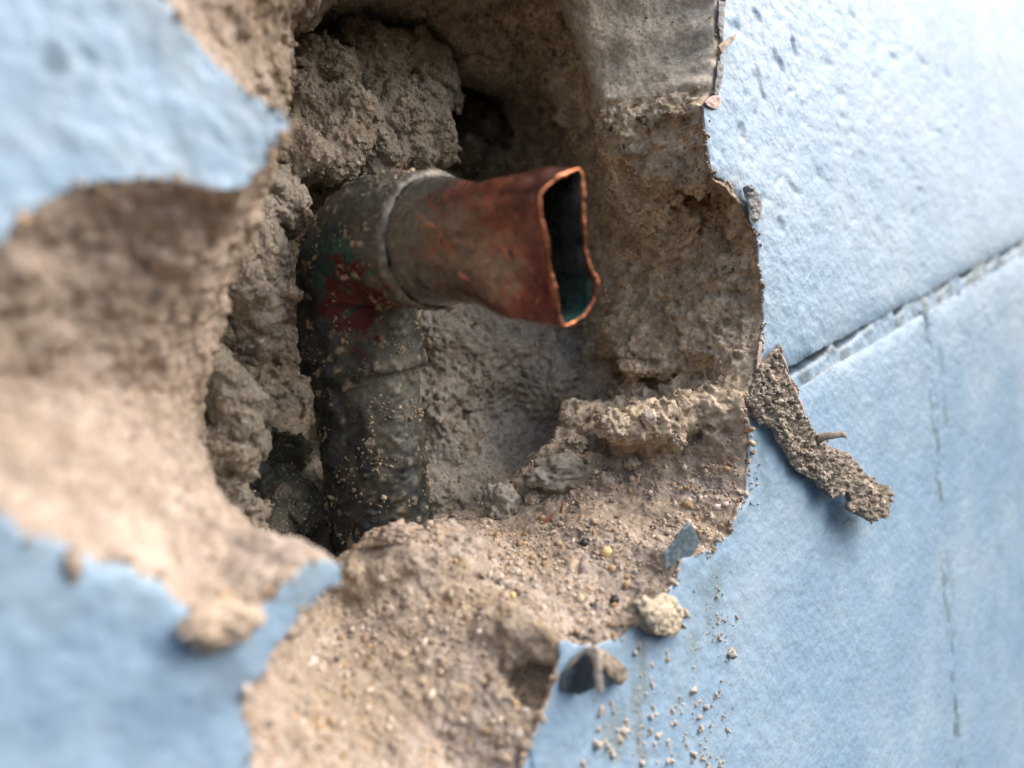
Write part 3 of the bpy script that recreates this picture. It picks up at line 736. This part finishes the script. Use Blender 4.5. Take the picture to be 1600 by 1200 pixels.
# ------------------------------------------------------------------ loose and torn pieces
def project(p):
    q = p-CAM; z = q@fwd; return 800+FPX*(q@rt)/z, 600-FPX*(q@up)/z, z
cpx, cpy, cz = project(Vc); cfac = ((CAM-Vc)*Nc).sum(1) > 0
def on_core(px, py, rad=4):
    m = np.flatnonzero(cfac & (abs(cpx-px) < rad) & (abs(cpy-py) < rad)); k = m[np.argmin(cz[m])]; return Vc[k], Nc[k], cz[k]
def pebble(px, py, rpx, mat, label, seed, cat='pebble', name='pebble', n=3, sq=(1, .8, .9), rough=.25, knob=.1, sink=.55, color=None):
    p, nn, z = on_core(px, py); r = rpx*z/FPX*(.8 if rpx < 20 else 1)
    V, F = rock(p + nn*r*(1-sink)*.6, r, seed, n, rough, sq, knob)
    return make(name, V, F, mat, label=label, cat=cat, color=color(V) if color else None)
pebble(945, 861, 13, M_YEL, 'yellow rounded pebble lying on the sandy ledge', 11)
pebble(916, 846, 9, M_BLACK, 'black grit beside the yellow pebble on the sandy ledge', 12, 'grit', 'black_grit', rough=.5)
pebble(963, 938, 11, M_BLACK, 'black grit near the cream chip at the paint edge', 13, 'grit', 'black_grit', rough=.5)
pebble(592, 905, 9, M_CRUMB, 'white crumb on the ledge in front of the riser', 14, 'crumb', 'white_crumb', rough=.5)
pebble(905, 934, 11, M_CREAM, 'pale cream pebble on the ledge below the yellow one', 15)
pebble(918, 950, 7, M_CRUMB, 'small white pebble touching the pale cream pebble', 16)
pebble(700, 926, 9, M_CREAM, 'lone pale oval pebble in the middle of the ledge', 17, sq=(.7, .8, 1.2))
pebble(803, 928, 9, M_YEL, 'dull yellow pebble at the middle of the ledge', 18)
pebble(590, 122, 11, M_YEL, 'tan pebble in the shade above the elbow', 19) if (abs(cpx-590) < 4).any() else None
pebble(1013, 652, 16, M_CRUMB, 'pale lump on the crest of the heap right of the stub', 20, 'lump', 'plaster_lump', 4, rough=.5, knob=.2)
cl_ = lambda V: np.clip(np.array([.42, .36, .285])*(1+.35*fbm(V, 2, 3, 18)[:, None]), .05, .8)
for q_, (px, py, rp, lb) in enumerate([(900,694,20,'crumbly tan chunk at the left end of the heap right of the stub'),(962,664,27,'largest crumbly chunk on the heap right of the stub'),(1060,690,17,'tan chunk at the right end of the heap near the paint edge'),
                                   (985,722,15,'low tan chunk at the foot of the heap right of the stub'),(890,712,15,'small tan chunk on the slope left of the heap'),(830,778,15,'tan chunk between the two grey mortar lumps')]):
    pebble(px, py, rp, M_CRUST, lb, 50+q_, 'lump', 'plaster_lump', 5, (1.1, .8, .85), .45, .22, .5, cl_)
gl = lambda V: np.clip(np.array([.33, .31, .27])*(1+.3*fbm(V, 2, 3, 8)[:, None]), .05, .8)
pebble(784, 790, 30, M_MORTAR, 'knobbly grey mortar lump at the back of the ledge', 21, 'lump', 'mortar_chunk', 5, (1, .8, 1.05), .35, .16, .3, gl)
pebble(868, 742, 42, M_MORTAR, 'broad grey green mortar lump up the slope behind the ledge', 22, 'lump', 'mortar_chunk', 5, (1.25, .9, .6), .4, .14, .5, gl)
pebble(625, 842, 30, M_CRUST, 'pinkish crumbly lump at the ledge edge in front of the riser', 23, 'lump', 'plaster_lump', 5, (1.2, .8, .6), .35, .35, .5, lambda V: np.clip(np.array([.50, .40, .33])*(1+.3*fbm(V, 2, 3, 9)[:, None]), .05, .8))
for (px, py, tv, l, lb) in [(880, 796, (.2, -.2, 1), 4.5, 'rust brown splinter standing in the sandy ledge'), (857, 806, (.8, -.3, .6), 4.0, 'thin rust brown splinter lying next to the upright one'), (1004, 915, (.5, -.3, .8), 5., 'pale splinter beside the cream chip at the paint edge')]:
    p, nn, z = on_core(px, py); t = np.array(tv); t /= np.linalg.norm(t)
    o = dart(p+nn*.5, t, l, .38, M_BROWN if 'brown' in lb else M_CRUMB, 'splinter', None); tag(o, lb, 'splinter')

def sheet(name, outline, dfn, thick, mat, parent=None, step=2.2, relief=0., seed=0, rag=0., away=None, color=None, **kw):
    """a thin piece with real thickness whose outline is traced at its own distance; away = offset of its front towards the wall"""
    ol = ragged(outline, 4, rag, seed, 14) if rag else np.array(outline, float)
    lo, hi = ol.min(0)-step*2, ol.max(0)+step*2
    ax, ay = np.arange(lo[0], hi[0], step), np.arange(lo[1], hi[1], step)
    a, b = np.meshgrid(ax, ay, indexing='ij'); Q = np.c_[a.ravel(), b.ravel()]
    s = -poly_sdf(Q, ol); S = s.reshape(a.shape)
    gx_ = np.gradient(S, step, axis=0).ravel(); gy_ = np.gradient(S, step, axis=1).ravel()
    I = np.arange(len(Q)).reshape(a.shape); q = np.stack([I[:-1, :-1], I[1:, :-1], I[1:, 1:], I[:-1, 1:]], -1).reshape(-1, 4)
    q = q[(s > 0)[q].any(1)]; e = s <= 0; l2 = np.maximum(gx_**2+gy_**2, .2)
    Q[e, 0] += (-s/l2*gx_)[e]; Q[e, 1] += (-s/l2*gy_)[e]
    us = np.unique(q); mp = np.full(len(Q), -1); mp[us] = np.arange(len(us)); Q = Q[us]; q = mp[q]; sd_ = np.maximum(s[us], 0)
    V = at(Q[:, 0], Q[:, 1], dfn(Q[:, 0], Q[:, 1]))
    N = normals(V, q)
    if ((CAM-V)*N).sum() < 0: q = q[:, ::-1]; N = -N
    if away: V = V - N*away
    rl = (relief*(.55*fbm(V, 4, 2, seed+3) + .55*fbm(V, 1.3, 3, seed+5, .7) + .1*billow(V, 1.1, seed+6)+.25))[:, None] if relief else 0
    rim = sstep(0, 5, sd_)[:, None]
    fr_ = V + N*rl*(.35+.65*rim); bk_ = V - N*thick
    n = len(V); E = np.stack([q, np.roll(q, -1, 1)], 2).reshape(-1, 2)
    key = np.sort(E, 1); kk = key[:, 0].astype(np.int64)*n+key[:, 1]; u, c = np.unique(kk, return_counts=True)
    be = E[np.isin(kk, u[c == 1])]
    F = np.concatenate([q, q[:, ::-1]+n, np.stack([be[:, 1], be[:, 0], be[:, 0]+n, be[:, 1]+n], 1)])
    VV = np.concatenate([fr_, bk_])
    return make(name, VV, F, mat, parent, color=color(VV) if color else None, **kw)
crust = lambda V: np.clip((np.array([.29, .25, .205]) + np.array([.14, .12, .10])*fbm(V, 6, 3, 600)[:, None])*(1+.35*fbm(V, 2, 3, 605)[:, None]), .03, .8)
# strip of skin dangling off the right edge
SO = [(1166,622),(1180,652),(1204,668),(1216,690),(1232,712),(1240,732),(1262,744),(1280,756),(1294,772),(1302,780),(1312,772),(1324,768),(1330,782),(1326,796),(1346,806),(1362,814),(1386,808),(1391,768),(1374,758),(1350,738),(1334,718),(1320,706),(1298,700),(1288,688),(1266,668),(1256,648),(1246,622),(1240,600),(1228,575),(1220,540),(1204,556),(1186,575)]
def sdep(px, py):
    t = np.clip(((px-1185)*.68+(py-590)*.73)/300, 0, 1); cr_ = ((px-1185)*.73-(py-590)*.68)/30
    return -.2 - 1.6*np.clip(t*5, 0, 1) - 4.5*t - .7*np.sin(t*9) + .5*cr_**2*np.clip(t*4, 0, 1) - 1.2*cr_*np.clip(1-t*2, 0, 1)
stp = thing('torn_strip', at(1185, 600, 0), 'torn strip of mortar backed paint dangling from the right edge of the hole', 'strip')
cr_o = sheet('mortar_crust', SO, sdep, .9, M_CRUST, stp, 1.3, 1.7, 611, 3.4, None, lambda V: crust(V)*1.2)
me = cr_o.data; A = np.empty(len(me.vertices)*3, np.float32); me.vertices.foreach_get('co', A); A = A.reshape(-1, 3)/MM + at(1185, 600, 0); A = A[:len(A)//2].astype(float)
r_ = np.random.default_rng(61); k = r_.choice(len(A), 2200); k = k[noise(A[k], 3, 540) > -.15]
grains(A[k], np.tile(-fwd, (len(k), 1)), np.clip(np.exp(r_.normal(math.log(.24), .5, len(k))), .1, .75), np.array([.44, .375, .30])*r_.uniform(.5, 1.35, (len(k), 1)), 13, 'stuck_grit', M_GRAIN, stp, kind='stuff')
grow = [(x+(2.5 if i > 17 else -1), y-(2.5 if i > 17 else 1)) for i, (x, y) in enumerate(SO)]
sheet('paint_skin', grow, sdep, .4, M_PAINT2, stp, 2.2, 0, 613, 1.0, .95)
p0_, p1_ = at(1284, 684, -9.5), at(1322, 682, -13)
tp = [at(x, y, d) for x, y, d in [(1276,688,-8),(1290,681,-9.5),(1303,680,-11),(1314,678,-12),(1321,680,-12.6),(1322,686,-12.2)]]
Vt = []
for i, p in enumerate(tp):
    r_t = [1.3, 1.0, .8, .7, .55, .2][i]
    for a in np.linspace(0, 2*np.pi, 11)[:-1]: Vt.append(p + up*r_t*math.sin(a) + fwd*r_t*.6*math.cos(a))
Vt = np.array(Vt); Vt += .25*np.c_[noise(Vt, 1.2, 1), noise(Vt, 1.2, 2), noise(Vt, 1.2, 3)]
i0 = np.arange(60).reshape(6, 10); nx = np.roll(i0, -1, 1)
make('hooked_tip', Vt, np.stack([i0[:-1], nx[:-1], nx[1:], i0[1:]], -1).reshape(-1, 4), M_CRUST, stp, color=crust(Vt)*1.25)
for px, py, tv, l in [(1226,568,(.3,-.2,-1),4.5),(1232,592,(.35,-.2,-1),4.2),(1250,630,(.4,-.2,-1),4.0),(1243,612,(.3,-.2,-1),3.)]:
    t = np.array(tv); t /= np.linalg.norm(t); dart(at(px, py, sdep(np.array(px), np.array(py))-.6), t, l, .55, M_PINK, 'skin_flake', stp)
# blue shard standing at the lower right edge
sheet('paint_shard', [(1040,890),(1038,868),(1056,846),(1070,826),(1080,819),(1088,834),(1093,846),(1086,862),(1072,876)], lambda x, y: 1.5-.06*(890-y), .55, [M_PAINT2], None, 2, .25, 620, 1.2,
      label='blue grey paint shard sticking up at the lower right edge of the hole', cat='paint chip')
# folded flake lower down
fl = thing('folded_flake', at(925, 1030, -1), 'folded paint flake with a blue hollow coloured as shade and a tan wing below the ledge', 'paint chip')
sheet('blue_wing', [(878,1078),(882,1050),(898,1026),(920,1013),(932,1020),(932,1050),(928,1074),(905,1086)], lambda x, y: -1.0-.085*(x-878)+1.9*np.sin(np.clip((x-878)/54, 0, 1)*3.14), .5, M_UNDER, fl, 2, .2, 630, 1.2)  # wing coloured dark to stand for the shade inside the fold
sheet('plaster_wing', [(928,1014),(945,1016),(962,1028),(978,1044),(982,1056),(972,1072),(958,1062),(944,1046),(934,1048)], lambda x, y: -5.3+.07*(x-930), .9, M_CRUST, fl, 2, .8, 634, 1.5, None, lambda V: crust(V)*1.15)
sheet('torn_rim', [(884,1046),(896,1026),(914,1012),(930,1008),(937,1022),(938,1056),(942,1080),(934,1082),(929,1056),(927,1026),(914,1019),(900,1032)], lambda x, y: -1.6-.088*(x-878), .7, M_CRUMB, fl, 1.6, .4, 638, 1.0)
# cream chip
sheet('plaster_chip', [(990,944),(1004,931),(1020,936),(1038,926),(1052,931),(1060,944),(1072,960),(1064,972),(1062,986),(1046,997),(1030,991),(1012,990),(1002,976),(994,962),(985,956)], lambda x, y: -1.6-1.5*np.exp(-(((x-1028)/30)**2+((y-958)/26)**2))-.5*np.sign(np.sin((x-y*.6)/17)), 1.6, M_CRUST, None, 1.5, .75, 641, 2.0, None,
      lambda V: np.clip(np.array([.56, .50, .385])*(1+.25*fbm(V, 2.5, 3, 77)[:, None]), .05, .8), label='large flat cream plaster chip wedged over the lower right paint edge', cat='plaster chip')
p = at(1070, 959, -1.5); V, F = rock(p, .9, 42, 3, .3); make('plaster_crumb', V, F, M_EDGE, label='reddish brown crumb at the right end of the cream chip', cat='crumb')
# lumps hanging at the left
p = at(345, 978, -1.8); V, F = rock(p, 3.1, 43, 5, .6, (1.15, .6, .9), .2); make('plaster_lump', V, F, M_CRUST, color=np.tile([.58, .47, .37], (len(V), 1)), label='pale lump hanging over the blue paint at the lower left', cat='lump')
p = at(116, 880, -.6); V, F = rock(p, 1.15, 44, 4, .25, (.7, .7, 1.5), .2); make('plaster_lump', V, F, M_CRUST, color=np.tile([.55, .44, .35], (len(V), 1)), label='small drip of plaster on the paint at the far lower left', cat='lump')
# torn bits on the right edge
M_SCUFF = m_plain('scuffed_skin', (.20, .21, .21), .7, 0, 900, .7, .6)
for nm, ol, d0_, m_, rl in [('torn_edge', [(1122,95),(1131,100),(1128,130),(1121,152),(1115,148),(1120,120)], -.3, M_SCUFF, .5), ('torn_edge', [(1100,160),(1112,150),(1124,148),(1127,163),(1118,170),(1106,165)], -.5, M_PINK, .6),
                       ('torn_edge', [(1122,72),(1134,63),(1151,53),(1146,63),(1136,72),(1128,84)], -.7, M_EDGE, .3), ('torn_edge', [(1123,0),(1133,4),(1131,40),(1127,62),(1122,40)], -.3, M_SCUFF, .5), ('torn_edge', [(1186,535),(1191,535),(1189,572),(1183,580)], -.3, M_EDGE, .4),
                       ('torn_edge', [(1113,280),(1137,286),(1158,308),(1168,338),(1163,338),(1150,312),(1132,292)], .1, M_EDGE, .2)]:
    sheet(nm, ol, lambda x, y, a=d0_: a+0*x, .35, m_, wall, 1.5, rl, int(ol[0][1])+660, 1.6)
t = np.array((-.05, 0, 1.)); t /= np.linalg.norm(t); dart(at(1142, 270, -.15), t, 5.2, .2, M_EDGE, 'paint_crack', wall)
sheet('paint_curl', [(1160,292),(1172,289),(1185,298),(1191,322),(1185,346),(1173,349),(1170,330)], lambda x, y: -.5-1.6*np.sin((x-1160)/31*3.14), .5, M_SCUFF, None, 1.4, 1.0, 690, 2.0, label='dark grey scuffed curl of paint on the right edge of the hole', cat='paint chip')

# crumbs on the blue wall under the hole
kinds = []
for k in range(8):
    r_ = np.random.default_rng(800+k); Vs_, Fs_, n0 = [], [], 0
    for j in range(r_.integers(2, 7)):
        V, F = rock(r_.normal(0, .38, 3)*np.array([1, .3, 1.3]), r_.uniform(.22, .5), 810+k*9+j, 2, .75, (1, .8, 1), .5); Vs_.append(V); Fs_.append(F+n0); n0 += len(V)
    kinds.append((np.concatenate(Vs_), np.concatenate(Fs_)))
CR = [(1138,1018,2.0),(1122,995,.9),(1080,1074,1.7),(1050,1110,1.0),(1063,1104,1.3),(1078,1178,1.7),(1096,1182,.9),(1090,1100,1.1),(1100,1107,1.1),(1092,1120,.8),(1094,1142,1.5),(1018,1070,1.1),(1035,1012,1.4),(1042,1030,1.2),(1017,1034,1.),(1022,1108,1.2),(1016,1118,1.1),(1048,1132,1.2),
 (1040,1155,1.),(1026,1152,1.3),(1044,1172,1.4),(1020,1165,.9),(964,1150,2.0),(980,1132,1.3),(926,1165,1.7),(944,1160,1.2),(952,1182,1.5),(936,1106,1.5),(922,1100,1.1),(934,1135,1.),(1118,1090,.9),(1122,970,.8),(1118,930,.9),(1135,1140,.8),(1110,1135,.7),(1124,1080,.6),(1000,1145,1.2),(1012,1140,1.1),
 (1106,1195,1.),(1045,1192,1.3),(1000,1188,1.2),(1124,1192,.9),(910,1188,1.3),(1150,965,.6),(1085,1015,.7),(1082,1040,.6),(1130,1120,.6),(1068,1150,.7),(990,1020,1.1),(997,1005,1.0),(1008,1085,.8),(955,1100,1.1),(968,1085,1.)]
dpt = []
r_ = np.random.default_rng(78)
for px, py, sc_ in CR:
    n_ = int(8*sc_); dpt.append(at(px, py, 0) + r_.normal(0, 1, (n_, 3))*np.array([.9, 0, 1.8])*sc_)
for (xa, ya, xb, yb, n_, wd) in [(985,1040,1000,1195,150,14),(960,1090,975,1195,90,22),(1105,900,1120,1010,70,16),(1080,1060,1085,1195,90,40),(1172,700,1172,790,60,8)]:
    t_ = r_.uniform(0, 1, n_); dpt.append(at(xa+(xb-xa)*t_+r_.normal(0, wd, n_), ya+(yb-ya)*t_, np.zeros(n_)))
dpt = np.concatenate(dpt); dpt[:, 1] -= .15; dpt = dpt[poly_sdf(dpt[:, [0, 2]], P0) > .3]; nd_ = len(dpt)
grains(dpt, np.tile([0, -1., 0], (nd_, 1)), np.clip(np.exp(r_.normal(math.log(.12), .5, nd_)), .05, .4), np.array([.50, .43, .35])*r_.uniform(.6, 1.2, (nd_, 1)), 12, 'plaster_dust', M_GRAIN, label='fine plaster dust sprinkled on the blue paint below the hole', cat='dust', kind='stuff')
def crumb_label(px, py, sc_):
    size = 'coarse' if sc_ >= 1.5 else 'medium' if sc_ >= 1.1 else 'fine'
    if px < 1000 and py > 1080: return size + ' plaster crumb on the blue paint under the folded flake', 'crumbs under the folded flake'
    if py < 1050: return size + ' plaster crumb on the blue paint close under the cream chip', 'crumbs close under the cream chip'
    if px < 1060: return size + ' plaster crumb low on the blue paint, between flake and middle scatter', 'crumbs between flake and middle scatter'
    return size + ' plaster crumb on the blue paint, in the right scatter below the cream chip', 'crumbs of the right scatter'
protos = {}
for i, (px, py, sc_) in enumerate(CR):
    k = i % 8; z = at(px, py, 0); 
    if k not in protos:
        o = make('plaster_crumb', kinds[k][0]*1.0, kinds[k][1], M_CRUMB, origin=(0, 0, 0), smooth=False); protos[k] = o
    else:
        o = protos[k].copy(); COL.objects.link(o)
    o.location = Vector((z+np.array([0, -.25, 0]))*MM); o.scale = (sc_*.85,)*3; o.rotation_euler = (0, random.uniform(0, 6.28), 0)
    lb, gp = crumb_label(px, py, sc_)
    tag(o, {0: 'tan crumb cluster standing alone on the blue wall right of the cream chip'}.get(i, lb), 'crumb', gp + ', ' + lb.split()[0])
